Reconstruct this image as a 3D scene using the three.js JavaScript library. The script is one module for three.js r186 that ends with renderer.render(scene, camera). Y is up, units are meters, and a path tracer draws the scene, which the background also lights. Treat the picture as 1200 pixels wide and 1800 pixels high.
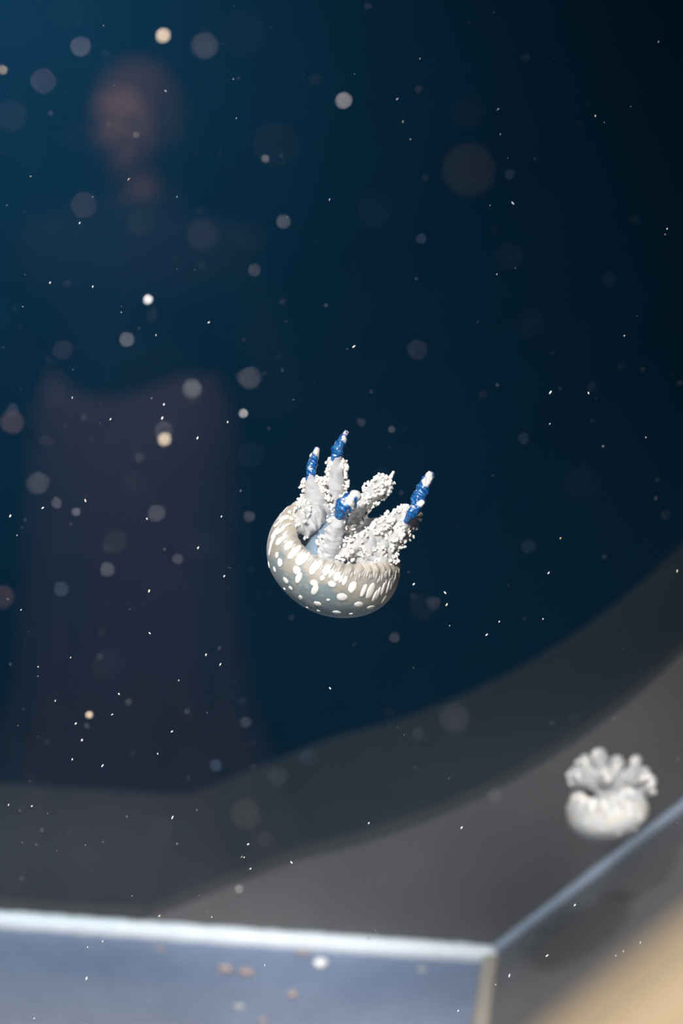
import * as THREE from 'three';
import { mergeGeometries, mergeVertices } from 'three/addons/utils/BufferGeometryUtils.js';
import { MarchingCubes } from 'three/addons/objects/MarchingCubes.js';
import { ImprovedNoise } from 'three/addons/math/ImprovedNoise.js';
import { RoundedBoxGeometry } from 'three/addons/geometries/RoundedBoxGeometry.js';
import { RectAreaLightUniformsLib } from 'three/addons/lights/RectAreaLightUniformsLib.js';

// ---------------------------------------------------------------- camera, sky, lights, exposure
const V = (x, y, z) => new THREE.Vector3(x, y, z);
const rad = THREE.MathUtils.degToRad;
const scene = new THREE.Scene();
scene.background = new THREE.Color(0x000000);            // indoors: no sky is seen
const camera = new THREE.PerspectiveCamera(25, 1200 / 1800, 0.02, 40);
const EYE = V(0, 1.6, 0), PITCH = rad(21.339), YAW = rad(7.541);
camera.position.copy(EYE);
camera.rotation.set(-PITCH, YAW, 0, 'YXZ');
camera.focus = 0.663;
camera.userData.fStop = 9.86;
camera.updateMatrixWorld();
const renderer = new THREE.WebGLRenderer({ antialias: true });
renderer.toneMapping = THREE.LinearToneMapping;
renderer.toneMappingExposure = 1.0;
renderer.shadowMap.enabled = true;
RectAreaLightUniformsLib.init();

function areaLight(name, color, intensity, w, h, from, to) {
  const l = new THREE.RectAreaLight(color, intensity, w, h);
  l.name = name; l.position.copy(from); l.lookAt(to); scene.add(l); return l;
}
function spotLight(name, color, intensity, from, to, angle, penumbra, radius = 1) {
  const l = new THREE.SpotLight(color, intensity, 0, angle, penumbra, 2);
  l.name = name; l.position.copy(from); l.target.position.copy(to); l.castShadow = true; l.shadow.radius = radius; l.shadow.mapSize.set(1024, 1024);
  scene.add(l, l.target); l.target.updateMatrixWorld(); return l;
}
const LAMP_AT = V(-0.2, 1.712, -0.50), LAMP_TO = V(-0.1, 1.30, -0.60);
const SPOT_AT = V(-0.13, 1.66, -0.305), SPOT_TO = V(-0.08, 1.20, -0.60);
const SIDE_AT = V(0.075, 1.655, -0.56), SIDE_TO = V(0.0, 1.156, -0.80);
const BLUE_AT = V(-0.47, 1.66, -0.70), BLUE_TO = V(-0.37, 1.36, -1.03);
areaLight('tank_lamp_light', new THREE.Color(1, 0.97, 0.93), 2.4, 0.30, 0.10, LAMP_AT, LAMP_TO);
spotLight('tank_spot_lamp_light', new THREE.Color(1, 0.96, 0.92), 1.3, SPOT_AT, SPOT_TO, rad(31), 1, 2.2);
spotLight('tank_spot_lamp_light_001', new THREE.Color(1, 0.96, 0.93), 3.0, SIDE_AT, SIDE_TO, rad(15), 1, 2);  // added lamp, only there to brighten the small jellyfish
spotLight('added_blue_lamp_light', new THREE.Color(0.55, 0.88, 1), 1.4, BLUE_AT, BLUE_TO, rad(45), 1, 1);  // invented blue lamp, makes the back wall fade from left to right
spotLight('added_hall_lamp_light', new THREE.Color(1, 0.80, 0.72), 17, V(-0.75, 2.82, 2.3), V(-0.9, 0.9, 3.5), rad(34), 0.6, 3);  // added unseen lamp, lights the visitor enough to reflect in the pane
spotLight('added_hall_lamp_light_001', new THREE.Color(1, 0.92, 0.82), 16.0, V(0.35, 2.82, 1.1), V(0.0, 1.45, -0.2), rad(20), 0.7, 3);  // added unseen lamp, lifts the beige window surround

// ---------------------------------------------------------------- helpers
let seed = 7;
const rnd = () => { seed |= 0; seed = seed + 0x6D2B79F5 | 0; let t = Math.imul(seed ^ seed >>> 15, 1 | seed); t = t + Math.imul(t ^ t >>> 7, 61 | t) ^ t; return ((t ^ t >>> 14) >>> 0) / 4294967296; };
const rr = (a, b) => a + (b - a) * rnd();
const perlin = new ImprovedNoise();
const noise = (x, y, z) => perlin.noise(x + 11.3, y + 4.7, z + 23.1);
const FPX = 900 / Math.tan(rad(12.5));
const camQ = camera.quaternion.clone();
function at(px, py, depth) { return V((px - 600) / FPX * depth, -(py - 900) / FPX * depth, -depth).applyQuaternion(camQ).add(EYE); }
function onFloor(px, py, y) { const d = at(px, py, 1).sub(EYE); return EYE.clone().addScaledVector(d, (y - EYE.y) / d.y); }
const used = {};
function numbered(n) { used[n] = (used[n] ?? -1) + 1; return used[n] ? n + '_' + String(used[n]).padStart(3, '0') : n; }
function mesh(name, geo, mat, parent) { const m = new THREE.Mesh(geo, mat); m.castShadow = m.receiveShadow = true; m.name = name; if (parent) parent.add(m); return m; }
function structure(name, geo, mat, label) { const m = mesh(name, geo, mat, scene); m.userData = { kind: 'structure', label, category: name.split('_')[0] }; return m; }
function thing(name, label, category, group) { const g = new THREE.Group(); g.name = numbered(name); g.userData = { label, category }; if (group) g.userData.group = group; scene.add(g); return g; }
function tag(m, name, label, category, group) { m.name = numbered(name); m.userData = { label, category }; if (group) m.userData.group = group; scene.add(m); return m; }
const lin = (r, g, b) => new THREE.Color().setRGB(r, g, b);

// mottled colour texture: base colour times layered noise
function mottle(size, scale, low, high, strength = 1) {
  const d = new Uint8Array(size * size * 4), a = new THREE.Color(), lo = new THREE.Color(low), hi = new THREE.Color(high);
  lo.convertLinearToSRGB(); hi.convertLinearToSRGB();
  for (let j = 0; j < size; j++) for (let i = 0; i < size; i++) {
    const x = i / size, y = j / size, tau = Math.PI * 2;
    const f = (s, o) => noise(Math.cos(x * tau) * s + o, Math.sin(x * tau) * s + Math.cos(y * tau) * s, Math.sin(y * tau) * s + o);
    let t = 0.5 + strength * (0.5 * f(scale, 0) + 0.3 * f(scale * 3.1, 5) + 0.25 * f(scale * 9, 9));
    t = Math.min(1, Math.max(0, t)); a.copy(lo).lerp(hi, t);
    const k = (j * size + i) * 4; d[k] = a.r * 255; d[k + 1] = a.g * 255; d[k + 2] = a.b * 255; d[k + 3] = 255;
  }
  const t = new THREE.DataTexture(d, size, size); t.colorSpace = THREE.SRGBColorSpace; t.magFilter = THREE.LinearFilter; t.minFilter = THREE.LinearFilter; t.wrapS = t.wrapT = THREE.RepeatWrapping; t.needsUpdate = true; return t;
}
const std = (o) => new THREE.MeshStandardMaterial(o);
const M = {
  panel: std({ map: mottle(256, 1.2, lin(0.088, 0.089, 0.096), lin(0.114, 0.114, 0.121)), roughness: 0.75 }),
  rim: std({ color: lin(0.06, 0.06, 0.065), roughness: 0.5 }),
  drum: std({ map: mottle(256, 1.4, lin(0.026, 0.032, 0.043), lin(0.036, 0.042, 0.054)), roughness: 0.6 }),
  navy: new THREE.MeshPhysicalMaterial({ specularIntensity: 0.25, map: mottle(256, 1.0, lin(0.0008, 0.021, 0.046), lin(0.0018, 0.026, 0.055)), roughness: 0.9 }),
  tankFloor: std({ map: mottle(256, 1.6, lin(0.13, 0.17, 0.265), lin(0.18, 0.225, 0.33)), roughness: 0.55 }),
  slope: std({ map: mottle(256, 1.3, lin(0.10, 0.104, 0.120), lin(0.126, 0.130, 0.147)), roughness: 0.6 }),
  tankDark: std({ color: lin(0.05, 0.055, 0.065), roughness: 0.7 }),
  beadWhite: std({ color: lin(0.64, 0.68, 0.75), roughness: 0.35 }),
  beadGrey: std({ color: lin(0.28, 0.33, 0.42), roughness: 0.35 }),
  beadDull: std({ color: lin(0.34, 0.31, 0.28), roughness: 0.5 }),
  beige: std({ map: mottle(256, 1.6, lin(0.66, 0.53, 0.37), lin(0.74, 0.61, 0.44)), roughness: 0.6 }),
  glass: new THREE.MeshPhysicalMaterial({ color: 0xffffff, transmission: 1, roughness: 0, thickness: 0, ior: 1.5 }),
  hall: std({ color: lin(0.012, 0.012, 0.014), roughness: 0.95 }),
  hallFloor: std({ color: lin(0.02, 0.02, 0.024), roughness: 0.85 }),
  black: std({ color: lin(0.02, 0.02, 0.02), roughness: 0.5 }),
};

// ---------------------------------------------------------------- the tank: an eight-sided prism with a round recess in its back panel
const CX = -0.24, CY = 1.40, RD = 0.342, ZP = -0.9057, ZB = -1.03, TILT = rad(5.6);
const PANE_Y = 1.5145, PANE_Z = -0.217;
const frontZ = (y) => PANE_Z - (y - PANE_Y) * Math.tan(TILT) - 0.012;
const HX = 0.39, HY = 0.37, BX = 0.1885, CH = HX - BX;             // half width, half height, half bottom side, corner cut
function octagon(grow = 0) {
  const hx = HX + grow, hy = HY + grow, c = CH + grow * (2 - Math.SQRT2);
  return [[-hx + c, -hy], [hx - c, -hy], [hx, -hy + c], [hx, hy - c], [hx - c, hy], [-hx + c, hy], [-hx, hy - c], [-hx, -hy + c]].map(([x, y]) => [CX + x, CY + y]);
}
function hexahedron(p) {   // eight corners: bottom ring 0-3, top ring 4-7; uv in metres
  const faces = [[0, 1, 2, 3], [7, 6, 5, 4], [0, 4, 5, 1], [1, 5, 6, 2], [2, 6, 7, 3], [3, 7, 4, 0]], pos = [], uv = [];
  for (const f of faces) {
    const [a, b, c, d] = f.map((k) => V(...p[k])), ux = b.clone().sub(a).normalize();
    for (const q of [a, b, c, a, c, d]) { pos.push(q.x, q.y, q.z); const e = q.clone().sub(a), u = e.dot(ux); uv.push(u * 2, Math.sqrt(Math.max(0, e.lengthSq() - u * u)) * 2); }
  }
  const g = new THREE.BufferGeometry();
  g.setAttribute('position', new THREE.Float32BufferAttribute(pos, 3)); g.setAttribute('uv', new THREE.Float32BufferAttribute(uv, 2)); g.computeVertexNormals(); return g;
}
const OI = octagon(0), OO = octagon(0.02);
const wallNames = ['tank_floor', 'wall_lower_right', 'wall_tank_right', 'wall_upper_right', 'tank_ceiling', 'wall_upper_left', 'wall_tank_left', 'wall_lower_left'];
const wallLabels = ['flat blue-grey tank floor below the bright joint line', 'dark grey slanting tank wall right of the corner joint', 'upright tank wall outside the frame on the right', 'slanting tank wall above on the right', 'dark tank ceiling that carries the lamps', 'slanting tank wall above on the left', 'upright tank wall on the left', 'slanting tank wall below on the left'];
for (let k = 0; k < 8; k++) {
  const [a, b, c, d] = [OI[k], OI[(k + 1) % 8], OO[(k + 1) % 8], OO[k]];
  const ring = (zf) => [a, b, c, d].map(([x, y]) => [x, y, zf(y)]);
  structure(wallNames[k], hexahedron([...ring(() => ZP), ...ring((y) => frontZ(y))]), k === 0 ? M.tankFloor : k === 1 ? M.slope : M.tankDark, wallLabels[k]).userData.category = k ? 'wall' : 'floor';
}
{ // back panel with the round opening
  const sh = new THREE.Shape(octagon(0.02).map(([x, y]) => new THREE.Vector2(x, y)));
  const outline = (grow) => { const o = []; for (let i = 0; i < 360; i++) { const th = i / 360 * Math.PI * 2, low = 90 - Math.abs(((th * 180 / Math.PI + 90 + 180) % 360) - 180), e = Math.max(0, low - 72) / 10, full = Math.min(0.366, RD + 0.0145 * Math.pow(e, 1.5)), sn = -Math.sin(th), r = (sn > 0.8 && Math.cos(th) < 0 ? Math.min(0.366 / sn, 0.385) : sn > 0 && Math.cos(th) < 0 ? 0.385 - 0.043 * (0.8 - sn) / 0.8 : full) + grow; o.push(new THREE.Vector2(CX + r * Math.cos(th), CY + r * Math.sin(th))); } return o; };   // round, running out straight towards its lowest point
  sh.holes.push(new THREE.Path(outline(0).reverse()));
  const g = new THREE.ExtrudeGeometry(sh, { depth: 0.013, bevelEnabled: false }); g.translate(0, 0, ZP - 0.013);
  const p = structure('wall_back_panel', g, [M.panel, M.rim], 'grey-brown back panel cut by a wide round opening'); p.userData.category = 'wall';
  const z0 = ZP - 0.013;
  const ring = new THREE.Shape(outline(0.012)); ring.holes.push(new THREE.Path(outline(0).reverse()));
  const dg = new THREE.ExtrudeGeometry(ring, { depth: z0 - ZB, bevelEnabled: false }); dg.translate(0, 0, ZB);
  const dr = structure('wall_recess', dg, M.drum, 'dark curved wall of the round recess'); dr.userData.category = 'wall';
  const bg = new THREE.ExtrudeGeometry(new THREE.Shape(outline(0.012)), { depth: 0.01, bevelEnabled: false }); bg.translate(0, 0, ZB - 0.01);
  const bk = structure('wall_recess_back', bg, M.navy, 'deep navy round back wall of the tank'); bk.userData.category = 'wall';
}
{ // joint beads along the edges of the floor and the slanting wall
  const bead = (p, q, r, mat, name, label, segs) => {
    const L = p.distanceTo(q), dir = q.clone().sub(p).normalize(), parts = [];
    let s = 0;
    for (const e of segs) {
      const a = s * L, b = e * L - 0.0006, g = new THREE.CapsuleGeometry(r, Math.max(0.002, b - a - 0.35 * r), 6, 18, 24);
      const pos = g.attributes.position;
      for (let i = 0; i < pos.count; i++) { const y = pos.getY(i), w = 1 + 0.12 * noise(y * 90, a * 50, 1) + 0.08 * noise(y * 300, pos.getX(i) * 400, 2); pos.setX(i, pos.getX(i) * w); pos.setZ(i, pos.getZ(i) * w); }
      g.computeVertexNormals();
      g.applyQuaternion(new THREE.Quaternion().setFromUnitVectors(V(0, 1, 0), dir)); const c = p.clone().addScaledVector(dir, (a + b) / 2); g.translate(c.x, c.y, c.z); parts.push(g); s = e;
    }
    const m = structure(name, mergeGeometries(parts), mat, label); m.userData.category = 'joint';
  };
  const yF = CY - HY, xr = CX + BX, xl = CX - BX;
  bead(V(xl, yF + 0.002, ZP + 0.003), V(xr, yF + 0.002, ZP + 0.003), 0.0048, M.beadWhite, 'trim_1', 'bright white joint bead along the floor edge', [0.17, 0.34, 0.45, 0.555, 0.68, 0.80, 0.94, 1]);
  bead(V(xr + 0.002, yF + 0.004, ZP + 0.0015), V(CX + HX, yF + CH, ZP + 0.0015), 0.0026, M.beadGrey, 'trim_2', 'thin blue-grey joint bead slanting up to the right', [0.33, 0.66, 1]);
  bead(V(xr, yF + 0.001, ZP + 0.007), V(xr, yF + 0.001, frontZ(yF)), 0.0042, M.beadDull, 'trim_3', 'dull joint bead running forward along the tank floor', [0.3, 0.6, 1]);
}
{ // front: beige surround with a window whose corners are cut, and the pane
  const g = thing('window_surround', 'beige window surround, its blurred slanting edge at bottom right corner', 'window frame');
  g.userData.kind = 'structure'; g.name = 'window_1';
  g.position.set(0, PANE_Y, PANE_Z); g.rotation.x = -TILT;
  const c = Math.cos(TILT), sh = new THREE.Shape(octagon(0.05).map(([x, y]) => new THREE.Vector2(x, (y - PANE_Y) / c)));
  const x0 = -0.56, x1 = 0.085, y0 = 1.4430, y1 = 1.70, cut = x1 - (y0 - 1.4606);
  const hole = [[x0 + cut, y0], [x1 - cut, y0], [x1, y0 + cut], [x1, y1 - cut], [x1 - cut, y1], [x0 + cut, y1], [x0, y1 - cut], [x0, y0 + cut]].map(([x, y]) => new THREE.Vector2(x, (y - PANE_Y) / c));
  sh.holes.push(new THREE.Path([...hole].reverse()));
  const fr = new THREE.ExtrudeGeometry(sh, { depth: 0.012, bevelEnabled: true, bevelSize: 0.0015, bevelThickness: 0.0015, bevelSegments: 2 }); fr.translate(0, 0, -0.004);
  mesh('frame', fr, M.beige, g);
  const pane = new THREE.BoxGeometry(x1 - x0 + 0.03, (y1 - y0) / c + 0.03, 0.004); pane.translate((x0 + x1) / 2, ((y0 + y1) / 2 - PANE_Y) / c, -0.0085);
  mesh('pane', pane, M.glass, g);
}
{ // the dark hall the tank is seen from
  const box = (name, x, y, z, w, h, d, mat, label) => { const b = new THREE.BoxGeometry(w, h, d); b.translate(x, y, z); structure(name, b, mat, label); };
  box('floor', 0, -0.05, 2.6, 6.2, 0.1, 6.2, M.hallFloor, 'dark floor of the visitor hall');
  box('ceiling', 0, 2.95, 2.6, 6.2, 0.1, 6.2, M.hall, 'dark ceiling of the visitor hall');
  box('wall_left', -3.05, 1.45, 2.6, 0.1, 2.9, 6.2, M.hall, 'dark left wall of the visitor hall');
  box('wall_right', 3.05, 1.45, 2.6, 0.1, 2.9, 6.2, M.hall, 'dark right wall of the visitor hall');
  box('wall_rear', 0, 1.45, 5.65, 6, 2.9, 0.1, M.hall, 'dark rear wall of the visitor hall');
  const sh = new THREE.Shape([[-3, 0], [3, 0], [3, 2.9], [-3, 2.9]].map((p) => new THREE.Vector2(...p)));
  sh.holes.push(new THREE.Path(octagon(0.022).reverse().map((p) => new THREE.Vector2(...p))));
  const g = new THREE.ExtrudeGeometry(sh, { depth: 0.08, bevelEnabled: false }); g.translate(0, 0, -0.42);
  structure('wall_front', g, M.hall, 'dark hall wall around the tank window');
}
{ // lamps: housings with glowing faces
  const lampBox = (name, label, from, to, w, h, col, glow) => {
    const g = thing(name, label, 'lamp'); g.position.copy(from); g.lookAt(to);
    const b = new RoundedBoxGeometry(w + 0.02, h + 0.02, 0.02, 2, 0.004); b.translate(0, 0, -0.018); mesh('housing', b, M.black, g);
    const f = new RoundedBoxGeometry(w, h, 0.004, 1, 0.001); f.translate(0, 0, -0.0065); mesh('diffuser', f, std({ color: 0xffffff, emissive: col, emissiveIntensity: glow }), g);
  };
    lampBox('tank_lamp', 'white lamp panel under the tank ceiling', LAMP_AT, LAMP_TO, 0.30, 0.10, lin(1, 0.97, 0.93), 3);
  const spot = (name, label, from, to, r, col, glow) => {
    const g = thing(name, label, 'lamp'); g.position.copy(from); g.lookAt(to);
    const p = [[0.001, -r * 2.2], [r * 0.8, -r * 2.2], [r, -r * 1.8], [r, 0.3 * r], [r * 0.9, 0.3 * r], [r * 0.85, -0.4 * r], [0.001, -0.4 * r]].map((q) => new THREE.Vector2(...q));
    const s = new THREE.LatheGeometry(p, 32); s.rotateX(Math.PI / 2); s.translate(0, 0, -r * 0.6); mesh('housing', s, M.black, g);
    const f = new THREE.CylinderGeometry(r * 0.84, r * 0.84, r * 0.1, 32); f.rotateX(Math.PI / 2); f.translate(0, 0, -r * 0.9); mesh('lens', f, std({ color: 0xffffff, emissive: col, emissiveIntensity: glow }), g);
  };
  spot('tank_spot_lamp', 'white spot lamp above the large jellyfish', SPOT_AT, SPOT_TO, 0.026, lin(1, 0.96, 0.92), 4);
  spot('tank_spot_lamp', 'added white spot lamp that brightens the small jellyfish', SIDE_AT, SIDE_TO, 0.02, lin(1, 0.96, 0.93), 4);  // invented fixture for the extra light on the small jellyfish
  spot('added_blue_lamp', 'added blue spot lamp that brightens the left of the back wall', BLUE_AT, BLUE_TO, 0.018, lin(0.55, 0.88, 1), 3);
  spot('added_hall_lamp', 'added hall spot lamp that lights the visitor', V(-0.75, 2.82, 2.3), V(-0.9, 0.9, 3.5), 0.05, lin(1, 0.82, 0.66), 5);
  spot('added_hall_lamp', 'added hall spot lamp that brightens the beige window surround', V(0.35, 2.82, 1.1), V(0, 1.45, -0.2), 0.05, lin(1, 0.86, 0.7), 5);
}

// ---------------------------------------------------------------- jellyfish
const phys = (o) => new THREE.MeshPhysicalMaterial(o);
const JM = {
  bell: phys({ vertexColors: true, roughness: 0.66, transmission: 0.72, thickness: 0, side: THREE.DoubleSide, ior: 1.34 }),
  under: phys({ color: lin(0.62, 0.69, 0.75), roughness: 0.6, transmission: 0.85, thickness: 0, side: THREE.DoubleSide, ior: 1.34 }),
  spot: phys({ color: lin(0.97, 0.96, 0.95), roughness: 0.6, transmission: 0.3, thickness: 0, ior: 1.34 }),
  arm: phys({ color: lin(0.70, 0.71, 0.73), roughness: 0.75, transmission: 0.5, thickness: 0, ior: 1.34 }),
  column: phys({ color: lin(0.36, 0.5, 0.66), roughness: 0.6, transmission: 0.6, thickness: 0, ior: 1.34 }),
  frill: phys({ color: lin(0.92, 0.90, 0.87), roughness: 0.6, transmission: 0.15, thickness: 0, ior: 1.34 }),
  milk: phys({ vertexColors: true, roughness: 0.85, transmission: 0.2, thickness: 0, side: THREE.DoubleSide, ior: 1.34 }),
  club: phys({ vertexColors: true, roughness: 0.22, transmission: 0.25, thickness: 0, ior: 1.38, clearcoat: 0.5, clearcoatRoughness: 0.15 }),
  white: phys({ color: lin(0.93, 0.92, 0.90), roughness: 0.6, transmission: 0.15, thickness: 0, ior: 1.34 }),
};
const ico = new THREE.IcosahedronGeometry(1, 2), icoLow = mergeVertices(new THREE.IcosahedronGeometry(1, 1).deleteAttribute('uv').deleteAttribute('normal'));
icoLow.computeVertexNormals();

class Jelly {
  // cx, cy: bell centre in the photo; roll: lean of the axis to the right; lean: towards the viewer
  constructor(cx, cy, depth, roll, lean, label) {
    this.k = depth / FPX; this.cx = cx; this.cy = cy;
    const s = Math.sin(roll), c = Math.cos(roll), st = Math.sin(lean), ct = Math.cos(lean);
    const e1 = V(c, -s, 0), a = V(s * ct, c * ct, st), n = V(-s * st, -c * st, ct);
    this.basis = new THREE.Matrix4().makeBasis(e1, a, n); this.inv = this.basis.clone().transpose();
    this.g = thing('jellyfish', label, 'jellyfish', undefined);
    this.g.position.copy(at(cx, cy, depth));
    this.g.quaternion.copy(camQ).multiply(new THREE.Quaternion().setFromRotationMatrix(this.basis));
  }
  p(px, py, z = 0) { return V(px - this.cx, -(py - this.cy), z).applyMatrix4(this.inv).multiplyScalar(this.k); }
  // bell profile: t 0 apex .. 1 widest .. 1.35 margin .. 1.6 lip
  profile(t) {
    const { R, D, HR, RM, lip } = this.shape;
    if (t <= 1) { const al = t * Math.PI / 2; return [R * Math.sin(al), -D * Math.cos(al)]; }
    if (t <= 1.35) { const q = (t - 1) / 0.35; return [R + (RM - R) * q * q, HR * q]; }
    const q = (t - 1.35) / 0.25, al = q * Math.PI * 0.62; return [RM - lip * (1 - Math.cos(al)), HR + lip * 0.55 * Math.sin(al)];
  }
  surf(t, phi, inset = 0) {
    let [r, h] = this.profile(t);
    const w = 1 + 0.018 * noise(Math.cos(phi) * 1.7, Math.sin(phi) * 1.7, t * 2) * Math.min(1, t * 2);
    const sc = t > 1.2 ? this.shape.scallop * Math.min(1, (t - 1.2) / 0.2) : 0;
    const lob = Math.abs(Math.cos(phi * this.shape.lobes / 2));
    r = r * w - inset - sc * 0.5 * (1 - lob); h = h + (t < 1 ? inset * Math.cos(t * Math.PI / 2) : 0) + sc * (lob - 0.6) + (t > 1 ? this.shape.warp * Math.sin(phi * 2 + 0.6) * (t - 1) : 0);
    return V(r * Math.cos(phi), h, r * Math.sin(phi)).multiplyScalar(this.k);
  }
  sheet(name, t0, t1, nt, np, inset, mat, colour, parent = this.g) {
    const pos = [], col = [], idx = [];
    for (let i = 0; i <= nt; i++) for (let j = 0; j <= np; j++) {
      const t = t0 + (t1 - t0) * i / nt, phi = j / np * Math.PI * 2, q = this.surf(t, phi, inset); pos.push(q.x, q.y, q.z);
      if (colour) col.push(...colour(t, phi));
    }
    for (let i = 0; i < nt; i++) for (let j = 0; j < np; j++) { const a = i * (np + 1) + j, b = a + np + 1; idx.push(a, a + 1, b, b, a + 1, b + 1); }
    const g = new THREE.BufferGeometry(); g.setIndex(idx); g.setAttribute('position', new THREE.Float32BufferAttribute(pos, 3));
    if (colour) g.setAttribute('color', new THREE.Float32BufferAttribute(col, 3)); g.computeVertexNormals();
    return mesh(name, g, mat, parent);
  }
  bell(shape, colour, skin = JM.bell) {
    this.shape = shape;
    const b = this.sheet('bell', 0.004, 1.36, 60, 160, 0, skin, colour);
    this.sheet('underside', 0.004, 1.36, 30, 96, shape.skin, JM.under, null);
    this.sheet('margin', 1.34, 1.6, 14, 320, 0, skin, colour);
    const geos = [], k = this.k, q = new THREE.Matrix4();
    for (let i = 0; i < shape.fringe; i++) {
      const phi = (i + rr(-0.2, 0.2)) / shape.fringe * Math.PI * 2, t = rr(1.24, 1.40), c = this.surf(t, phi), al = this.surf(t + 0.02, phi).sub(c).normalize(), ro = this.surf(t, phi + 0.02).sub(c).normalize(), g = icoLow.clone();
      g.scale(rr(1.1, 1.9) * k * shape.bud, rr(4, 7.5) * k * shape.bud, rr(1.0, 1.5) * k * shape.bud); g.applyMatrix4(q.makeBasis(ro, al, ro.clone().cross(al))); const out = ro.clone().cross(al).normalize(); if (out.dot(c) < 0) out.negate(); c.addScaledVector(out, 0.4 * k); g.translate(c.x, c.y, c.z); geos.push(g);
    }
    mesh('fringe', mergeGeometries(geos), JM.arm, this.g);
    return b;
  }
  // the point of the near side of the bell that shows at a pixel
  find(px, py) {
    const x = px - this.cx, y = -(py - this.cy); let best = [1e9];
    const test = (t, phi) => { const q = this.surf(t, phi).divideScalar(this.k).applyMatrix4(this.basis); const d = (q.x - x) ** 2 + (q.y - y) ** 2 - (q.z > -4 ? 0 : -900); if (d < best[0]) best = [d, t, phi]; };
    for (let i = 1; i < 70; i++) for (let j = 0; j < 120; j++) test(i / 50, j / 120 * Math.PI * 2);
    for (let s = 0.02; s > 0.0005; s *= 0.6) { const [, t, phi] = best; for (let i = -3; i <= 3; i++) for (let j = -3; j <= 3; j++) test(Math.min(1.45, Math.max(0.02, t + i * s)), phi + j * s * 2); }
    return best;
  }
  spot(px, py, w, len, turn = 0, parent = this.g, mat = JM.spot) {
    const [, t, phi] = this.find(px, py), e = 0.01, c = this.surf(t, phi), along = this.surf(t + e, phi).sub(c).normalize(), round = this.surf(t, phi + e).sub(c).normalize();
    const nrm = round.clone().cross(along).normalize(); if (nrm.dot(c) < 0) nrm.negate();
    const a2 = along.clone().applyAxisAngle(nrm, turn), b2 = a2.clone().cross(nrm);
    const g = ico.clone(), pos = g.attributes.position, k = this.k;
    for (let i = 0; i < pos.count; i++) {
      const X = pos.getX(i), Y = pos.getY(i), Z = pos.getZ(i), wob = 1 + 0.14 * noise(X * 1.6 + px, Y * 1.6 + py, Z);
      const q = c.clone().addScaledVector(a2, Y * len / 2 * k * wob).addScaledVector(b2, X * w / 2 * k * wob).addScaledVector(nrm, (Z * 1.6 + 0.2 - (X * X * w * w + Y * Y * len * len) / 4 / (2 * this.shape.R)) * k);
      pos.setXYZ(i, q.x, q.y, q.z);
    }
    g.deleteAttribute('normal'); g.deleteAttribute('uv'); const gm = mergeVertices(g, 1e-7); gm.computeVertexNormals();
    return mesh('spot', gm, mat, parent);
  }
  // a tapering, uneven tube through points [px, py, z, radius]
  tube(name, pts, mat, parent, { rough = 0.12, freq = 0.09, flat = 1, colour = null, seg = 60, rad: nr = 22 } = {}) {
    const P = pts.map((q) => this.p(q[0], q[1], q[2])), curve = new THREE.CatmullRomCurve3(P, false, 'centripetal'), R = pts.map((q) => q[3] * this.k);
    const radius = (t) => { const f = t * (R.length - 1), i = Math.min(R.length - 2, Math.floor(f)), q = f - i, s = q * q * (3 - 2 * q); return R[i] + (R[i + 1] - R[i]) * s; };
    const pos = [], col = [], idx = [], fr = curve.computeFrenetFrames(seg, false), cap = 6;
    const rows = [];
    for (let i = -cap; i <= seg + cap; i++) {
      const t = Math.min(1, Math.max(0, i / seg)), ip = Math.min(seg, Math.max(0, i)), c = curve.getPoint(t), over = i < 0 ? -i / cap : i > seg ? (i - seg) / cap : 0;
      const r0 = radius(t), rad_ = r0 * Math.sqrt(Math.max(0, 1 - over * over)) + 1e-7;
      c.addScaledVector(fr.tangents[ip], (i < 0 ? -1 : 1) * over * r0); rows.push([c, fr.normals[ip], fr.binormals[ip], rad_, t + (i > seg ? over * 0.05 : 0)]);
    }
    rows.forEach(([c, N, B, r, t]) => { for (let j = 0; j <= nr; j++) {
      const al = j % nr / nr * Math.PI * 2, d = N.clone().multiplyScalar(Math.cos(al)).addScaledVector(B, Math.sin(al) * flat);
      const s = c.clone().addScaledVector(d, r), w = noise(s.x / this.k * freq, s.y / this.k * freq, s.z / this.k * freq) + 0.5 * noise(s.x / this.k * freq * 2.3, s.y / this.k * freq * 2.3, s.z / this.k * freq * 2.3);
      s.addScaledVector(d, r * rough * w); pos.push(s.x, s.y, s.z); if (colour) col.push(...colour(t, al, s.x / this.k, s.y / this.k, s.z / this.k));
    } });
    for (let i = 0; i < rows.length - 1; i++) for (let j = 0; j < nr; j++) { const a = i * (nr + 1) + j, b = a + nr + 1; idx.push(a, a + 1, b, b, a + 1, b + 1); }
    const g = new THREE.BufferGeometry(); g.setIndex(idx); g.setAttribute('position', new THREE.Float32BufferAttribute(pos, 3)); if (colour) g.setAttribute('color', new THREE.Float32BufferAttribute(col, 3)); g.computeVertexNormals();
    const m = mesh(name, g, mat, parent); m.userData.curve = undefined; delete m.userData.curve; return [m, curve, radius];
  }
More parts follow.
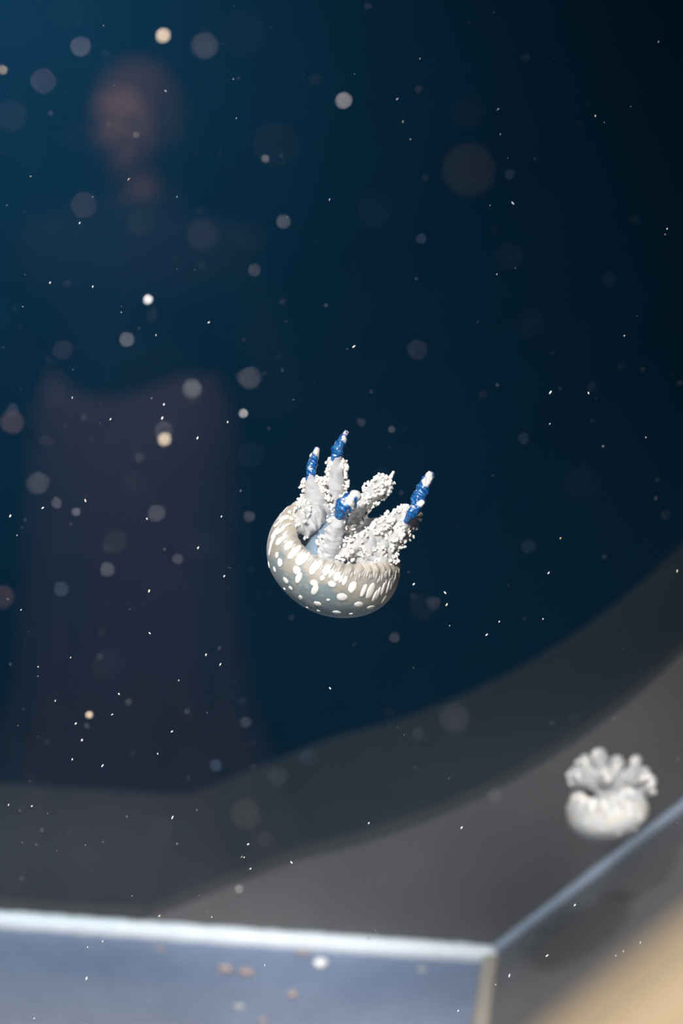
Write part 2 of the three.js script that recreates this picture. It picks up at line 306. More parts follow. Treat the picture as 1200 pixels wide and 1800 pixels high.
  // clusters of small rounded buds along an arm
  frill(curve, radius, n, r0, r1, t0, t1, ridges, parent, mat = JM.frill, round = 0) {
    const geos = [], k = this.k, N = V(), q = new THREE.Quaternion();
    for (let i = 0; i < n; i++) {
      const t = t0 + (t1 - t0) * (i + rnd()) / n, c = curve.getPoint(t), T = curve.getTangent(t), side = V(0, 0, 1).cross(T); side.normalize();
      const up = T.clone().cross(side), al = ridges[Math.floor(rnd() * ridges.length)] + rr(-0.45, 0.45);
      N.copy(side).multiplyScalar(Math.cos(al)).addScaledVector(up, Math.sin(al));
      const base = c.clone().addScaledVector(N, radius(t) * rr(0.85, 1.15)), m = 2 + Math.floor(rnd() * 4);
      for (let j = 0; j < m; j++) {
        const r = rr(r0, r1) * k * (j ? 0.75 : 1), g = icoLow.clone(), o = V(rr(-1, 1), rr(-1, 1), rr(-1, 1)).multiplyScalar(r1 * (round ? 0.5 : 1.1) * k).addScaledVector(N, round ? -0.5 * r1 * k : rr(0, 1) * r1 * k);
        g.scale(r * rr(0.7, 1.1), r * rr(0.8, 1.4), r * rr(0.7, 1.1)); g.applyQuaternion(q.setFromAxisAngle(V(rr(-1, 1), rr(-1, 1), rr(-1, 1)).normalize(), rr(0, 3))); g.translate(base.x + o.x, base.y + o.y, base.z + o.z); geos.push(g);
      }
    }
    return mesh('frill', mergeGeometries(geos), mat, parent);
  }
}
const mix = (a, b, t) => a.map((v, i) => v + (b[i] - v) * Math.min(1, Math.max(0, t)));
const smooth = (a, b, x) => { const t = Math.min(1, Math.max(0, (x - a) / (b - a))); return t * t * (3 - 2 * t); };

{ // the large jellyfish in focus
  const J = new Jelly(585.5, 982.7, 0.663, rad(27), rad(20), 'large white-spotted jellyfish with blue arm tips, swimming bell downward');
  // pigment: ochre mottling in the outer zone of the bell, clear grey-blue jelly at the crown
  const pigment = (t, phi) => {
    const n = noise(Math.cos(phi) * 4, Math.sin(phi) * 4, t * 6), f = noise(Math.cos(phi) * 17, Math.sin(phi) * 17, t * 24), streak = noise(phi * 16, 3, t * 1.5);
    let c = mix([0.46, 0.59, 0.64], [0.80, 0.72, 0.61], smooth(-0.14, 0.14, t - 0.86 + n * 0.45 + f * 0.25));
    if (t > 1.1) c = mix(c, [0.86, 0.79, 0.70], smooth(-0.2, 0.5, streak + f * 0.6));
    return mix(c, [0.78, 0.78, 0.76], smooth(0.1, 0.5, f + n * 0.4));
  };
  J.bell({ R: 122, D: 94, HR: 32, RM: 113, lip: 15, skin: 5, scallop: 4, lobes: 40, warp: 26, fringe: 150, bud: 1 }, pigment);
  const z = (X, Y) => [440 + X / 3.4286, 730 + Y / 3.4286];
  for (const [X, Y, w, l, turn] of [
    [178, 755, 14, 17, 0], [235, 780, 12, 20, 0], [266, 822, 12, 28, 0], [290, 800, 8, 16, 0], [312, 858, 17, 24, 0], [386, 912, 12, 24, 0.1], [415, 893, 9, 20, -0.1], [462, 922, 12, 20, 0], [437, 969, 8, 9, 0],
    [522, 962, 11, 17, 0], [494, 1005, 14, 11, 0], [568, 985, 8, 17, 0], [613, 1024, 15, 21, 0], [720, 1050, 15, 30, 0], [748, 1078, 9, 22, 0], [795, 1040, 9, 26, 0],
    [121, 808, 8, 26, 0], [165, 838, 9, 12, 0], [184, 882, 14, 16, 0], [150, 925, 10, 11, 0], [284, 924, 15, 16, 0], [296, 970, 11, 25, 0], [388, 1000, 14, 12, 0], [392, 1040, 11, 24, 0],
    [218, 988, 13, 13, 0], [248, 1033, 9, 9, 0], [306, 1090, 8, 15, 0], [407, 1125, 14, 14, 0], [412, 1168, 7, 6, 0], [520, 1179, 16, 14, 0], [605, 1187, 8, 8, 0], [552, 1082, 19, 16, 0], [651, 1130, 18, 14, 0],
    [725, 1150, 20, 11, 0], [800, 1105, 8, 18, 0], [845, 1010, 7, 24, 0], [870, 960, 6, 20, 0], [115, 900, 6, 14, 0], [150, 705, 12, 26, 0], [185, 690, 10, 24, 0], [135, 755, 10, 26, 0], [215, 665, 8, 20, 0], [205, 735, 9, 16, 0], [170, 650, 8, 22, 0], [205, 620, 8, 20, 0], [340, 845, 8, 20, 0], [490, 940, 7, 16, 0], [545, 975, 6, 14, 0], [680, 1045, 10, 24, 0], [765, 1065, 8, 26, 0], [825, 1030, 8, 26, 0], [345, 1150, 6, 6, 0], [210, 1040, 6, 7, 0], [470, 1100, 6, 6, 0],
  ]) J.spot(...z(X, Y), w, l, turn);
  // central column and the lobes at its foot
  J.tube('central_column', [[566, 1015, 0, 40], [574, 990, 4, 44], [584, 960, 4, 40], [592, 930, 0, 30]], JM.column, J.g, { rough: 0.18, freq: 0.03 });
  for (const q of [[[518, 925, 20, 15], [533, 917, 20, 28], [554, 905, 10, 20]], [[520, 905, -10, 12], [535, 895, -14, 14], [552, 893, -18, 12]], [[640, 985, 34, 16], [662, 968, 32, 24], [690, 958, 22, 16]], [[650, 1000, 40, 8], [672, 985, 44, 13], [694, 985, 30, 8]], [[625, 965, 34, 18], [648, 955, 34, 22], [670, 945, 26, 16]]])
  {
    const [lobe, curve, radius] = J.tube('oral_lobe', q, JM.arm, J.g, { rough: 0.4, freq: 0.07, seg: 40 });
    J.frill(curve, radius, 16, 1.8, 3.6, 0, 1, [0, 1, 2.2, 3.14], lobe);
  }
  const clubColour = (whiteFrom) => (t, al, x, y, zz) => {
    const n = noise(x * 0.085, y * 0.07, zz * 0.085), f = noise(x * 0.3, y * 0.25, zz * 0.3);
    const c = mix([0.006, 0.075, 0.30], [0.05, 0.25, 0.55], smooth(-0.3, 0.6, f + 0.5 * n));
    return mix(c, [0.85, 0.85, 0.83], smooth(0.04, 0.24, n * 0.7 + f * 0.22 + (t - whiteFrom - 0.24) * 0.75));
  };
  const ALL = [0, Math.PI, 1.57], EDGE = [0, Math.PI];
  const arms = [
    { path: [[572, 955, -20, 22], [562, 915, -28, 25], [554, 880, -30, 22], [549, 855, -30, 15], [546, 840, -30, 9]], buds: 70, ridges: EDGE, t0: 0.3, club: [[545, 841, -30, 8], [547, 822, -31, 9], [552, 803, -32, 8.5], [556, 790, -32, 5.5]], w: 0.45 },
    { path: [[590, 950, -30, 18], [585, 900, -46, 19], [588, 860, -50, 17], [591, 825, -50, 12], [592, 806, -50, 9]], buds: 70, ridges: EDGE, t0: 0.28, club: [[590, 806, -50, 9], [594, 790, -50, 12], [601, 773, -50, 8], [608, 759, -50, 4.5]], w: 0.55 },
    { path: [[572, 985, 44, 16], [582, 955, 54, 17], [591, 925, 62, 15], [598, 908, 66, 9]], buds: 16, ridges: [0, Math.PI], t0: 0.1, club: [[598, 904, 72, 10], [604, 893, 76, 15], [614, 881, 80, 15], [624, 872, 82, 10]], w: 0.5 },
    { path: [[598, 978, 22, 11], [612, 935, 20, 10], [632, 898, 12, 10], [656, 866, 6, 15], [674, 851, 4, 12], [684, 843, 3, 4]], buds: 95, ridges: ALL, t0: 0.2, club: [[683, 844, 3, 3.4], [687, 838, 3, 3.6], [691, 830, 3, 2.6]], w: -1.5 },
    { path: [[628, 985, 10, 24], [665, 955, 6, 26], [696, 930, 2, 25], [718, 908, 0, 17], [728, 895, 0, 10]], buds: 110, ridges: ALL, t0: 0.25, club: [[727, 897, -4, 9], [736, 876, -4, 12.5], [746, 853, -4, 11], [755, 836, -4, 8.5]], w: 0.62 },
    { path: [[640, 990, 34, 14], [672, 972, 32, 15], [696, 945, 28, 13], [710, 922, 26, 9]], buds: 60, ridges: ALL, t0: 0.15, club: [[714, 915, 34, 6], [721, 904, 40, 9.5], [730, 894, 42, 9], [740, 884, 43, 5.5]], w: 0.5 },
    { path: [[590, 985, 44, 10], [612, 968, 48, 11], [640, 948, 46, 10], [668, 930, 36, 9], [690, 915, 26, 7]], buds: 70, ridges: ALL, t0: 0.1, club: null },
    { path: [[605, 965, -40, 15], [632, 935, -55, 15], [655, 925, -62, 14], [676, 925, -66, 9]], buds: 14, ridges: ALL, t0: 0.3, club: null },
  ];
  for (const A of arms) {
    const [arm, curve, radius] = J.tube('oral_arm', A.path, JM.arm, J.g, { rough: 0.28, freq: 0.075 });
    J.frill(curve, radius, A.buds, 2.2, 4.4, A.t0, 0.97, A.ridges, arm);
    if (A.club) { const [c] = J.tube('club', A.club, JM.club, arm, { rough: 0.3, freq: 0.11, colour: clubColour(A.w), seg: 50, rad: 26 }); c.userData.label = A.w < 0 ? 'thin white arm tip' : 'glossy deep blue arm tip with white patches'; }
  }
}
{ // the small jellyfish in front of the corner joint
  const J = new Jelly(1068, 1430, 0.915, rad(-10), rad(9), 'small pale jellyfish at lower right, bell under a crown of stubby arms');
  const pigment = (t, phi) => mix([0.74, 0.78, 0.79], [0.84, 0.77, 0.68], smooth(-0.1, 0.5, noise(Math.cos(phi) * 4, Math.sin(phi) * 4, t * 6)));
  J.bell({ R: 72, D: 46, HR: 33, RM: 60, lip: 17, skin: 4, scallop: 7, lobes: 14, warp: 4, fringe: 50, bud: 1.6 }, pigment, JM.milk);
  for (const [x, y, w, l] of [[1015, 1412, 14, 26], [1036, 1408, 12, 28], [1058, 1412, 12, 26], [1078, 1414, 11, 26], [1100, 1420, 12, 24], [1120, 1430, 12, 22], [1024, 1440, 10, 10], [1050, 1450, 10, 9], [1080, 1458, 10, 9], [1110, 1452, 10, 10]]) J.spot(x, y, w, l);
  J.tube('central_column', [[1066, 1425, 0, 30], [1070, 1405, 0, 28], [1072, 1385, 0, 26]], JM.arm, J.g, { rough: 0.15 });
  const ends = [[1012, 1352, 12, 13], [1028, 1332, -8, 10], [1055, 1322, -20, 10], [1062, 1350, 26, 13], [1083, 1333, 8, 11], [1105, 1352, 26, 13], [1119, 1332, -10, 8], [1130, 1352, 10, 10], [1142, 1368, 4, 10]];
  for (const [x, y, z, r] of ends) {
    const dx = x - 1070, [arm, curve, radius] = J.tube('oral_arm', [[1070 + dx * 0.15, 1398, z * 0.3, 10], [1070 + dx * 0.6, 1385 + (y - 1385) * 0.3, z * 0.7, r * 1.0], [x, y + 14, z, r * 1.25], [x + 1, y + 4, z, r * 1.0]], JM.arm, J.g, { rough: 0.25, freq: 0.05, seg: 30, rad: 18 });
    J.frill(curve, radius, 9, 4, 5.5, 0.45, 1.0, [0, Math.PI, 1.57, -1.57], arm, JM.white, 1);
  }
}

// ---------------------------------------------------------------- matter drifting in the water
const pm = (r, g, b) => std({ color: lin(r, g, b), roughness: 0.7 });
const PM = { pale: pm(0.8, 0.82, 0.85), grey: pm(0.22, 0.23, 0.26), warm: pm(0.8, 0.66, 0.5), warmGrey: pm(0.22, 0.21, 0.21), red: pm(0.26, 0.17, 0.17), blue: pm(0.12, 0.2, 0.3), dust: pm(0.16, 0.17, 0.19) };
const flake = (() => { const out = []; for (let v = 0; v < 4; v++) { const g = icoLow.clone(), p = g.attributes.position; for (let i = 0; i < p.count; i++) { const w = 1 + 0.3 * noise(p.getX(i) * 1.3 + v * 9, p.getY(i) * 1.3, p.getZ(i) * 1.3); p.setXYZ(i, p.getX(i) * w, p.getY(i) * w, p.getZ(i) * w); } g.computeVertexNormals(); out.push(g); } return out; })();
const BLUR = FPX * 0.008;
// [px, py, blur disc diameter in the photo, brightness, tone]: a nearer flake blurs wider
const discs = [
  [120, 20, 65, .006, 'grey'], [142, 82, 36, .014, 'grey'], [360, 81, 46, .034, 'grey'], [427, 60, 80, .005, 'grey'], [76, 143, 44, .014, 'grey'], [233, 213, 60, .018, 'warmGrey'], [20, 205, 55, .014, 'grey'], [140, 240, 60, .006, 'grey'],
  [485, 255, 80, .008, 'warmGrey'], [148, 361, 45, .014, 'warmGrey'], [248, 390, 52, .01, 'grey'], [356, 413, 55, .024, 'warmGrey'], [498, 390, 24, .022, 'grey'], [440, 415, 60, .006, 'grey'], [447, 475, 22, .015, 'grey'], [823, 300, 90, .015, 'warmGrey'],
  [896, 307, 18, .018, 'blue'], [740, 420, 18, .014, 'blue'], [895, 452, 45, .007, 'blue'], [1072, 492, 30, .007, 'blue'], [932, 568, 50, .005, 'blue'], [660, 370, 60, .005, 'grey'], [820, 195, 60, .005, 'blue'], [223, 597, 25, .04, 'grey'],
  [338, 684, 32, .045, 'grey'], [440, 665, 38, .03, 'grey'], [22, 743, 40, .03, 'red'], [288, 757, 32, .024, 'grey'], [67, 850, 38, .032, 'grey'], [100, 885, 18, .03, 'grey'], [134, 900, 15, .06, 'grey'], [275, 903, 30, .024, 'grey'], [440, 800, 45, .008, 'blue'],
  [245, 804, 18, .014, 'grey'], [438, 908, 20, .024, 'grey'], [235, 850, 45, .007, 'grey'], [733, 615, 35, .012, 'grey'], [110, 615, 36, .006, 'grey'], [189, 1002, 24, .04, 'grey'], [312, 983, 18, .03, 'grey'], [203, 953, 40, .014, 'warmGrey'],
  [108, 1036, 25, .018, 'blue'], [188, 1168, 55, .012, 'blue'], [432, 1270, 20, .024, 'grey'], [379, 1346, 22, .024, 'blue'], [226, 1234, 12, .03, 'grey'], [5, 1050, 40, .03, 'red'], [355, 960, 50, .007, 'grey'], [431, 1432, 52, .05, 'warmGrey'],
  [284, 1458, 42, .018, 'grey'], [466, 1475, 28, .014, 'grey'], [488, 1365, 35, .02, 'grey'], [798, 1264, 50, .05, 'grey'], [870, 1398, 26, .03, 'grey'], [743, 1066, 45, .012, 'grey'], [762, 1060, 24, .014, 'grey'], [693, 1121, 18, .026, 'grey'],
  [928, 961, 26, .01, 'blue'], [1170, 1475, 40, .012, 'grey'], [635, 742, 16, .012, 'grey'], [688, 755, 12, .04, 'grey'], [920, 771, 20, .01, 'blue'], [735, 1290, 24, .01, 'grey'], [540, 1330, 30, .012, 'blue'], [90, 690, 50, .006, 'grey'], [1020, 850, 60, .004, 'warmGrey'],
];
const discLabels = {
  '360,81': 'round blue-grey blurred disc right of the cream flake near the top', '142,82': 'faint oval disc left of the cream flake near the top', '76,143': 'faint oval disc near the left edge above the reddish reflection', '233,213': 'large brownish disc inside the reddish reflection at upper left',
  '20,205': 'large faint disc cut by the left edge beside the reddish reflection', '485,255': 'very large faint disc above the jellyfish holding a small pale flake', '356,413': 'large brownish disc below right of the reddish reflection', '823,300': 'largest grey-brown disc, alone in the dark upper right',
  '338,684': 'grey disc up left of the large jellyfish, nearer the left side', '440,665': 'grey disc directly above left of the blue arm tips', '22,743': 'reddish disc at the left edge at mid height', '67,850': 'grey disc near the left edge level with the blue arm tips', '288,757': 'faint disc overlapped from below by the bright cream flake',
  '431,1432': 'warm grey disc above the bright joint line, left of centre', '798,1264': 'pale grey disc over the dark curved recess wall', '743,1066': 'faint disc just right of the large bell, lower left of an overlapping pair', '762,1060': 'smaller faint disc overlapping another right of the large bell',
  '870,1398': 'grey disc left of the small jellyfish', '1170,1475': 'faint disc at right edge just below the small jellyfish', '188,1168': 'large faint bluish disc low on the left side', '148,361': 'brownish disc at left below the reddish reflection', '248,390': 'faint bluish disc left of a brownish one below the reddish reflection', '284,1458': 'faint disc above the joint line at lower left', '5,1050': 'reddish disc cut by the left edge beside the bell height',
};
for (const [px, py, dia, I, tone] of discs) {
  const depth = 1 / (1 / 0.663 + dia / BLUR), m = PM[tone], L = 0.55 * (m.color.r + m.color.g + m.color.b) / 3 * 2.0;
  const s = Math.min(0.75, Math.sqrt(I / L)) * (dia >= 40 ? 0.72 : 0.76) * dia * depth / FPX;
  const o = new THREE.Mesh(flake[Math.floor(rnd() * 4)], m); o.castShadow = o.receiveShadow = true;
  o.scale.set(s / 2 * rr(0.9, 1.1), s / 2 * rr(0.9, 1.1), s / 2 * 0.6); o.quaternion.copy(camQ); o.rotateZ(rr(0, 6)); o.position.copy(at(px, py, depth));
  if (discLabels[px + ',' + py]) tag(o, 'drifting_flake', discLabels[px + ',' + py], 'flake');
  else tag(o, 'drifting_flake', dia >= 34 ? 'large faint blurred round flake drifting close to the window pane' : 'small faint blurred round flake drifting in the dark water', 'flake', dia >= 34 ? 'large blurred flakes near the pane' : 'small blurred flakes in the water');
}
for (const [px, py, dia, I, tone, label] of [
  [287, 63, 24, .26, 'warm', 'bright cream blurred flake near the top edge, left of centre'], [5, 123, 16, .16, 'warm', 'cream flake cut by the left edge near the top'], [604, 177, 28, .09, 'pale', 'grey round flake high above the jellyfish, right of centre'],
  [260, 527, 15, .45, 'pale', 'bright white oval flake in the dark water at left, upper one'], [289, 773, 22, .28, 'warm', 'bright cream round flake left of the large jellyfish, touching a fainter disc'], [428, 727, 15, .16, 'pale', 'bright white flake up left of the blue arm tips'],
  [157, 1257, 12, .5, 'warm', 'bright orange-tinged flake low on the left side'], [420, 1563, 15, .1, 'pale', 'pale flake just above the bright joint line'], [466, 279, 14, .06, 'pale', 'small pale flake inside a large faint disc near the top'], [239, 237, 11, .07, 'warm', 'small pinkish flake in the reddish reflection at upper left'],
]) {
  const depth = 1 / (1 / 0.663 + dia / BLUR), L = 1.5, s = Math.min(0.7, Math.sqrt(I / L)) * dia * depth / FPX;
  const o = new THREE.Mesh(flake[Math.floor(rnd() * 4)], PM[tone]); o.castShadow = o.receiveShadow = true; o.scale.set(s / 2 * 1.15, s / 2, s / 2 * 0.8); o.quaternion.copy(camQ); o.rotateZ(0.6); o.position.copy(at(px, py, depth)); tag(o, 'drifting_flake', label, 'flake');
}
const specks = [[738, 103], [623, 130], [708, 214], [721, 245], [875, 192], [879, 236], [622, 609], [579, 351], [88, 497], [163, 504], [40, 539], [213, 549], [274, 589], [127, 699], [311, 346], [163, 346], [140, 392], [54, 310], [415, 208], [410, 139], [901, 357], [861, 361], [1046, 204], [873, 482], [1097, 590], [967, 690], [1172, 402], [966, 745], [1034, 691], [1135, 769], [855, 1116], [877, 1093], [785, 1063], [782, 1042], [727, 1027], [964, 1007], [954, 1088], [1190, 1004], [580, 1210], [648, 1447], [512, 1516], [440, 1527], [280, 1610], [429, 1507], [436, 1484], [811, 1455], [18, 907], [30, 941], [37, 1072], [124, 1156], [97, 1232], [133, 1272], [127, 1335], [144, 1301], [197, 1256], [209, 1220], [180, 1346], [277, 1325], [302, 1286], [303, 1437], [389, 908], [258, 912], [262, 1039], [348, 963], [394, 1013], [387, 1168], [362, 1151], [154, 1665], [180, 1655], [152, 1720], [372, 1612], [961, 1680], [895, 1715], [805, 1777], [871, 1731], [1010, 1591], [1082, 1680], [1095, 1672], [1125, 1657], [285, 735], [288, 711], [194, 737], [347, 770], [400, 742], [150, 880], [67, 1172], [263, 1113], [314, 1196], [56, 1417], [15, 1415], [182, 45], [291, 160], [367, 567], [75, 893], [985, 946], [226, 315], [698, 174], [60, 1790], [465, 1697], [790, 1100]];
for (const [px, py] of specks) {
  const depth = 0.663 + rr(-0.03, 0.03), k = depth / FPX, big = rr(0.5, 1.15), o = new THREE.Mesh(flake[Math.floor(rnd() * 4)], rnd() < 0.2 ? PM.warm : PM.pale);
  o.castShadow = o.receiveShadow = true; o.scale.set(1.25 * big * k, rr(2, 3.6) * big * k, 1.2 * big * k); o.quaternion.copy(camQ); o.rotateZ(-rr(0.2, 0.9) * (rnd() < 0.85 ? 1 : -1)); o.position.copy(at(px, py, depth));
  tag(o, 'water_speck', 'tiny sharp pale speck drifting level with the large jellyfish', 'speck', 'tiny specks in the water');
}
{ // finer specks that nobody could count
  const n = 260, im = new THREE.InstancedMesh(flake[0], PM.dust, n), o = new THREE.Object3D();
  for (let i = 0; i < n; i++) {
    const px = 1200 * Math.pow(rnd(), 1.25), py = rr(0, 1800), depth = rr(0.45, 0.86), k = depth / FPX, b = rr(0.4, 1.1);
    o.position.copy(at(px, py, depth)); o.quaternion.copy(camQ); o.rotateZ(-rr(0.1, 1)); o.scale.set(1.1 * b * k, rr(1, 2.6) * b * k, b * k); o.updateMatrix(); im.setMatrixAt(i, o.matrix);
  }
  im.castShadow = im.receiveShadow = true; im.name = 'marine_snow'; im.userData = { kind: 'stuff', label: 'fine dust of faint specks throughout the water', category: 'marine snow' }; scene.add(im);
}
{ // crumbs lying on the tank floor
  const crumb = std({ color: lin(0.36, 0.28, 0.27), roughness: 0.9 }), pale = std({ color: lin(0.85, 0.85, 0.85), roughness: 0.7 }), grey = std({ color: lin(0.42, 0.42, 0.44), roughness: 0.8 });
  for (const [px, py, w, h, mat, label] of [
    [563, 1700, 22, 18, pale, 'white round crumb on the tank floor below the joint line'], [396, 1709, 26, 15, crumb, 'pinkish crumb on the tank floor, left of a pair'], [432, 1714, 28, 13, crumb, 'pinkish crumb on the tank floor, right of a pair'], [532, 1678, 24, 8, crumb, 'brownish crumb against the joint line beside the white crumb'],
    [514, 1752, 17, 12, crumb, 'small pink crumb in the middle of the tank floor'], [461, 1795, 12, 8, crumb, 'small pink crumb at the bottom edge of the picture'], [420, 1772, 20, 8, grey, 'grey crumb low on the tank floor between pink crumbs'], [741, 1708, 14, 9, grey, 'grey crumb on the tank floor near the corner'], [283, 1670, 14, 8, crumb, 'faint brownish crumb on the tank floor at left'],
  ]) {
    const p = onFloor(px, py, CY - HY), k = p.distanceTo(EYE) / FPX, g = ico.clone(), q = g.attributes.position;
    for (let i = 0; i < q.count; i++) { const w2 = 1 + 0.35 * noise(q.getX(i) * 1.5 + px, q.getY(i) * 1.5, q.getZ(i) * 1.5); q.setXYZ(i, q.getX(i) * w2, q.getY(i) * w2, q.getZ(i) * w2); }
    g.deleteAttribute('normal'); g.deleteAttribute('uv'); const gm = mergeVertices(g, 1e-4); gm.computeVertexNormals(); gm.scale(w / 2 * k, h / 2 * k, h / 2 * k);
    gm.computeBoundingBox(); gm.translate(0, -gm.boundingBox.min.y - 0.0002, 0);
    const o = new THREE.Mesh(gm, mat); o.castShadow = o.receiveShadow = true; o.position.copy(p); tag(o, 'floor_crumb', label, 'crumb');
  }
}

// ---------------------------------------------------------------- the visitor whose dim reflection lies on the pane
function sdfMesh(min, size, res, f) {
  const mc = new MarchingCubes(res, new THREE.MeshBasicMaterial(), false, false, 200000);
  const half = size / 2, c = min.clone().addScalar(half);
  for (let k = 0; k < res; k++) for (let j = 0; j < res; j++) for (let i = 0; i < res; i++) mc.field[i + j * res + k * res * res] = -f(c.x + (i - res / 2) / (res / 2) * half, c.y + (j - res / 2) / (res / 2) * half, c.z + (k - res / 2) / (res / 2) * half);
  mc.isolation = 0; mc.update();
  let g = new THREE.BufferGeometry(); g.setAttribute('position', new THREE.BufferAttribute(mc.positionArray.slice(0, mc.count * 3), 3));
  g.scale(half, half, half); g.translate(c.x, c.y, c.z); g = mergeVertices(g, 1e-5); g.computeVertexNormals(); return g;
}
const capsule = (a, b, ra, rb) => { const bx = b[0] - a[0], by = b[1] - a[1], bz = b[2] - a[2], L = bx * bx + by * by + bz * bz; return (x, y, z) => { let t = ((x - a[0]) * bx + (y - a[1]) * by + (z - a[2]) * bz) / L; t = t < 0 ? 0 : t > 1 ? 1 : t; return Math.hypot(x - a[0] - bx * t, y - a[1] - by * t, z - a[2] - bz * t) - ra - (rb - ra) * t; }; };
const smin = (list, k) => (x, y, z) => { let d = 1e9; for (const f of list) { const e = f(x, y, z), h = Math.max(k - Math.abs(d - e), 0) / k; d = Math.min(d, e) - h * h * k / 4; } return d; };
{
  const g = thing('person', 'person in a dark top and long mauve skirt, seen only as a reflection', 'person');
  g.position.set(-0.87, 0, 3.5); g.scale.set(0.97, 0.975, 0.97); g.rotation.y = Math.PI + 0.2;      // faces the tank
  const skin = std({ color: lin(0.62, 0.36, 0.26), roughness: 0.6 }), top = std({ color: lin(0.025, 0.03, 0.045), roughness: 0.9 }), skirt = std({ map: mottle(128, 1.5, lin(0.28, 0.20, 0.25), lin(0.38, 0.28, 0.35)), roughness: 0.9 }), hair = std({ color: lin(0.22, 0.12, 0.08), roughness: 0.6 });
  const S = [-1, 1], bones = [];
  const arm = (s) => ({ sh: [s * 0.17, 1.30, 0], el: [s * 0.235, 1.05, -0.09], wr: [s * 0.075, 0.93, -0.21], ha: [s * 0.01, 0.90, -0.215] });
  bones.push(capsule([0, 0.92, 0], [0, 1.08, 0], 0.135, 0.12), capsule([0, 1.08, 0], [0, 1.24, 0], 0.12, 0.14), capsule([-0.09, 1.26, 0], [0.09, 1.26, 0], 0.10, 0.10), capsule([0, 1.3, 0], [0, 1.44, 0.02], 0.055, 0.05));
  for (const s of S) { const a = arm(s); bones.push(capsule([s * 0.08, 0.88, 0], [s * 0.09, 0.48, 0.01], 0.085, 0.055), capsule([s * 0.09, 0.48, 0.01], [s * 0.09, 0.09, -0.01], 0.055, 0.036), capsule([s * 0.09, 0.05, -0.02], [s * 0.10, 0.035, 0.12], 0.038, 0.03), capsule(a.sh, a.el, 0.055, 0.042), capsule(a.el, a.wr, 0.042, 0.028)); }
  const bodyG = sdfMesh(V(-0.75, -0.02, -0.75), 1.56, 104, smin(bones, 0.05));
  const head = [(x, y, z) => { const X = x / 0.072, Y = (y - 1.53) / 0.10, Z = (z - 0.015) / 0.088; return (Math.hypot(X, Y, Z) - 1) * 0.075; }, capsule([0, 1.47, 0.05], [0, 1.455, 0.07], 0.035, 0.026), capsule([0, 1.535, 0.098], [0, 1.505, 0.115], 0.009, 0.014), capsule([0, 1.36, 0.01], [0, 1.46, 0.01], 0.048, 0.05)];
  for (const s of S) head.push(capsule([s * 0.072, 1.545, 0.01], [s * 0.074, 1.51, 0.005], 0.012, 0.010), capsule([s * 0.035, 1.555, 0.092], [s * 0.015, 1.558, 0.098], 0.008, 0.008), capsule([s * 0.004, 1.475, 0.099], [s * 0.02, 1.477, 0.092], 0.006, 0.005));
  const headG = sdfMesh(V(-0.14, 1.36, -0.13), 0.3, 76, smin(head, 0.018));
  const hands = S.map((s) => {
    const a = arm(s), w = V(...a.wr), d = V(...a.ha).sub(w).normalize(), side = V(s, 0, 0), list = [capsule(a.wr, w.clone().addScaledVector(d, 0.07).toArray(), 0.026, 0.03)];
    const len = [0.055, 0.065, 0.06, 0.045];
    for (let i = 0; i < 4; i++) { const b = w.clone().addScaledVector(d, 0.075).addScaledVector(side, (1.5 - i) * -0.019), m = b.clone().addScaledVector(d, len[i] * 0.6).add(V(0, -0.006, 0)), e = m.clone().addScaledVector(d, len[i] * 0.45).add(V(0, -0.022, 0)); list.push(capsule(b.toArray(), m.toArray(), 0.0095, 0.0088), capsule(m.toArray(), e.toArray(), 0.0088, 0.0075)); }
    const tb = w.clone().addScaledVector(d, 0.03).addScaledVector(side, -0.026), te = tb.clone().addScaledVector(d, 0.045).addScaledVector(side, -0.026); list.push(capsule(tb.toArray(), te.toArray(), 0.012, 0.0085));
    const c = w.clone().addScaledVector(d, 0.07); return sdfMesh(c.clone().addScalar(-0.13), 0.26, 72, smin(list, 0.006));
  });
  mesh('body', mergeGeometries([bodyG, headG, ...hands]), skin, g);
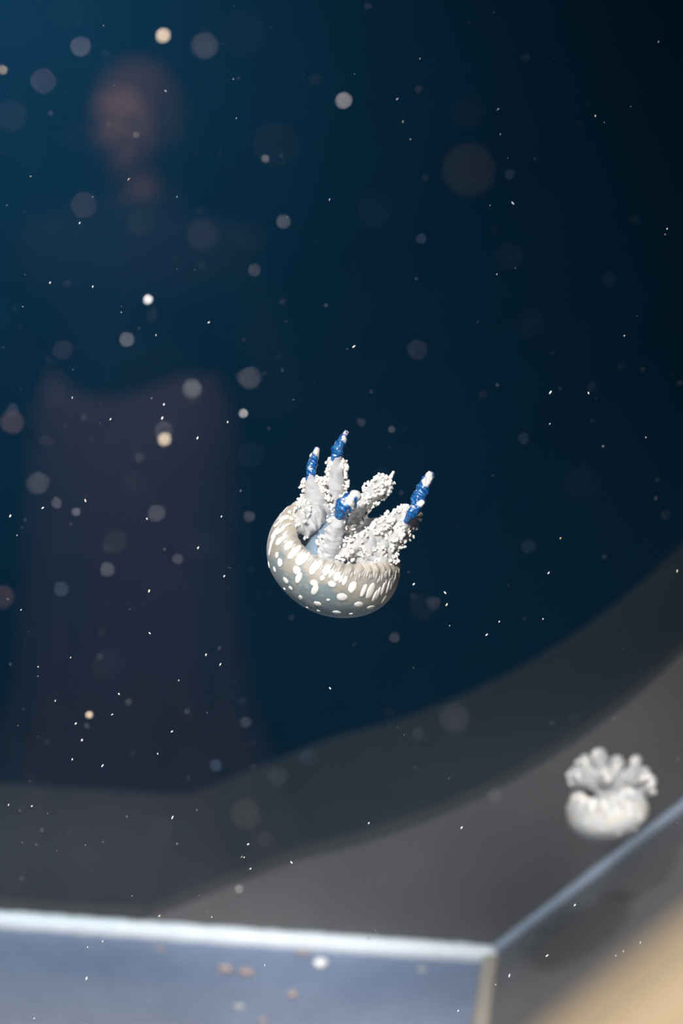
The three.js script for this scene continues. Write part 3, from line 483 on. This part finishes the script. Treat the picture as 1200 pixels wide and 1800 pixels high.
  const topB = [capsule([0, 0.98, 0], [0, 1.10, 0], 0.15, 0.135), capsule([0, 1.10, 0], [0, 1.24, 0], 0.135, 0.152), capsule([-0.1, 1.265, 0], [0.1, 1.265, 0], 0.11, 0.11), capsule([0, 1.32, 0], [0, 1.37, 0.01], 0.07, 0.066)];
  for (const s of S) { const a = arm(s); topB.push(capsule(a.sh, a.el, 0.068, 0.056), capsule(a.el, a.wr, 0.056, 0.042)); }
  mesh('sweater', sdfMesh(V(-0.35, 0.75, -0.35), 0.72, 84, smin(topB, 0.04)), top, g);
  const pr = [[0.155, 1.10], [0.185, 1.03], [0.20, 0.92], [0.205, 0.7], [0.22, 0.5], [0.28, 0.32], [0.36, 0.1], [0.35, 0.1], [0.21, 0.5]].map((q) => new THREE.Vector2(...q)), sk = new THREE.LatheGeometry(pr, 72), sp = sk.attributes.position;
  for (let i = 0; i < sp.count; i++) { const x = sp.getX(i), y = sp.getY(i), z = sp.getZ(i), w = 1 + 0.06 * (1.08 - y) * Math.sin(Math.atan2(z, x) * 13); sp.setXYZ(i, x * w, y, z * w * 0.85); }
  sk.computeVertexNormals(); mesh('skirt', sk, skirt, g);
  const hg = sdfMesh(V(-0.16, 1.34, -0.17), 0.34, 64, (x, y, z) => { const o = (Math.hypot(x / 0.084, (y - 1.545) / 0.104, (z + 0.002) / 0.098) - 1) * 0.085, d = capsule([0, 1.54, -0.05], [0, 1.40, -0.07], 0.075, 0.06)(x, y, z), face = Math.hypot(x / 0.066, (y - 1.515) / 0.085, (z - 0.085) / 0.07) - 1; return Math.max(Math.min(o, d), -face * 0.07); });
  mesh('hair', hg, hair, g);
  for (const s of S) { const sh = sdfMesh(V(s * 0.1 - 0.1, -0.02, -0.09), 0.24, 44, smin([capsule([s * 0.09, 0.042, -0.035], [s * 0.10, 0.036, 0.13], 0.045, 0.038), capsule([s * 0.09, 0.05, -0.03], [s * 0.09, 0.09, -0.02], 0.045, 0.042)], 0.02)); mesh('shoe', sh, M.black, g); }
}
renderer.render(scene, camera);
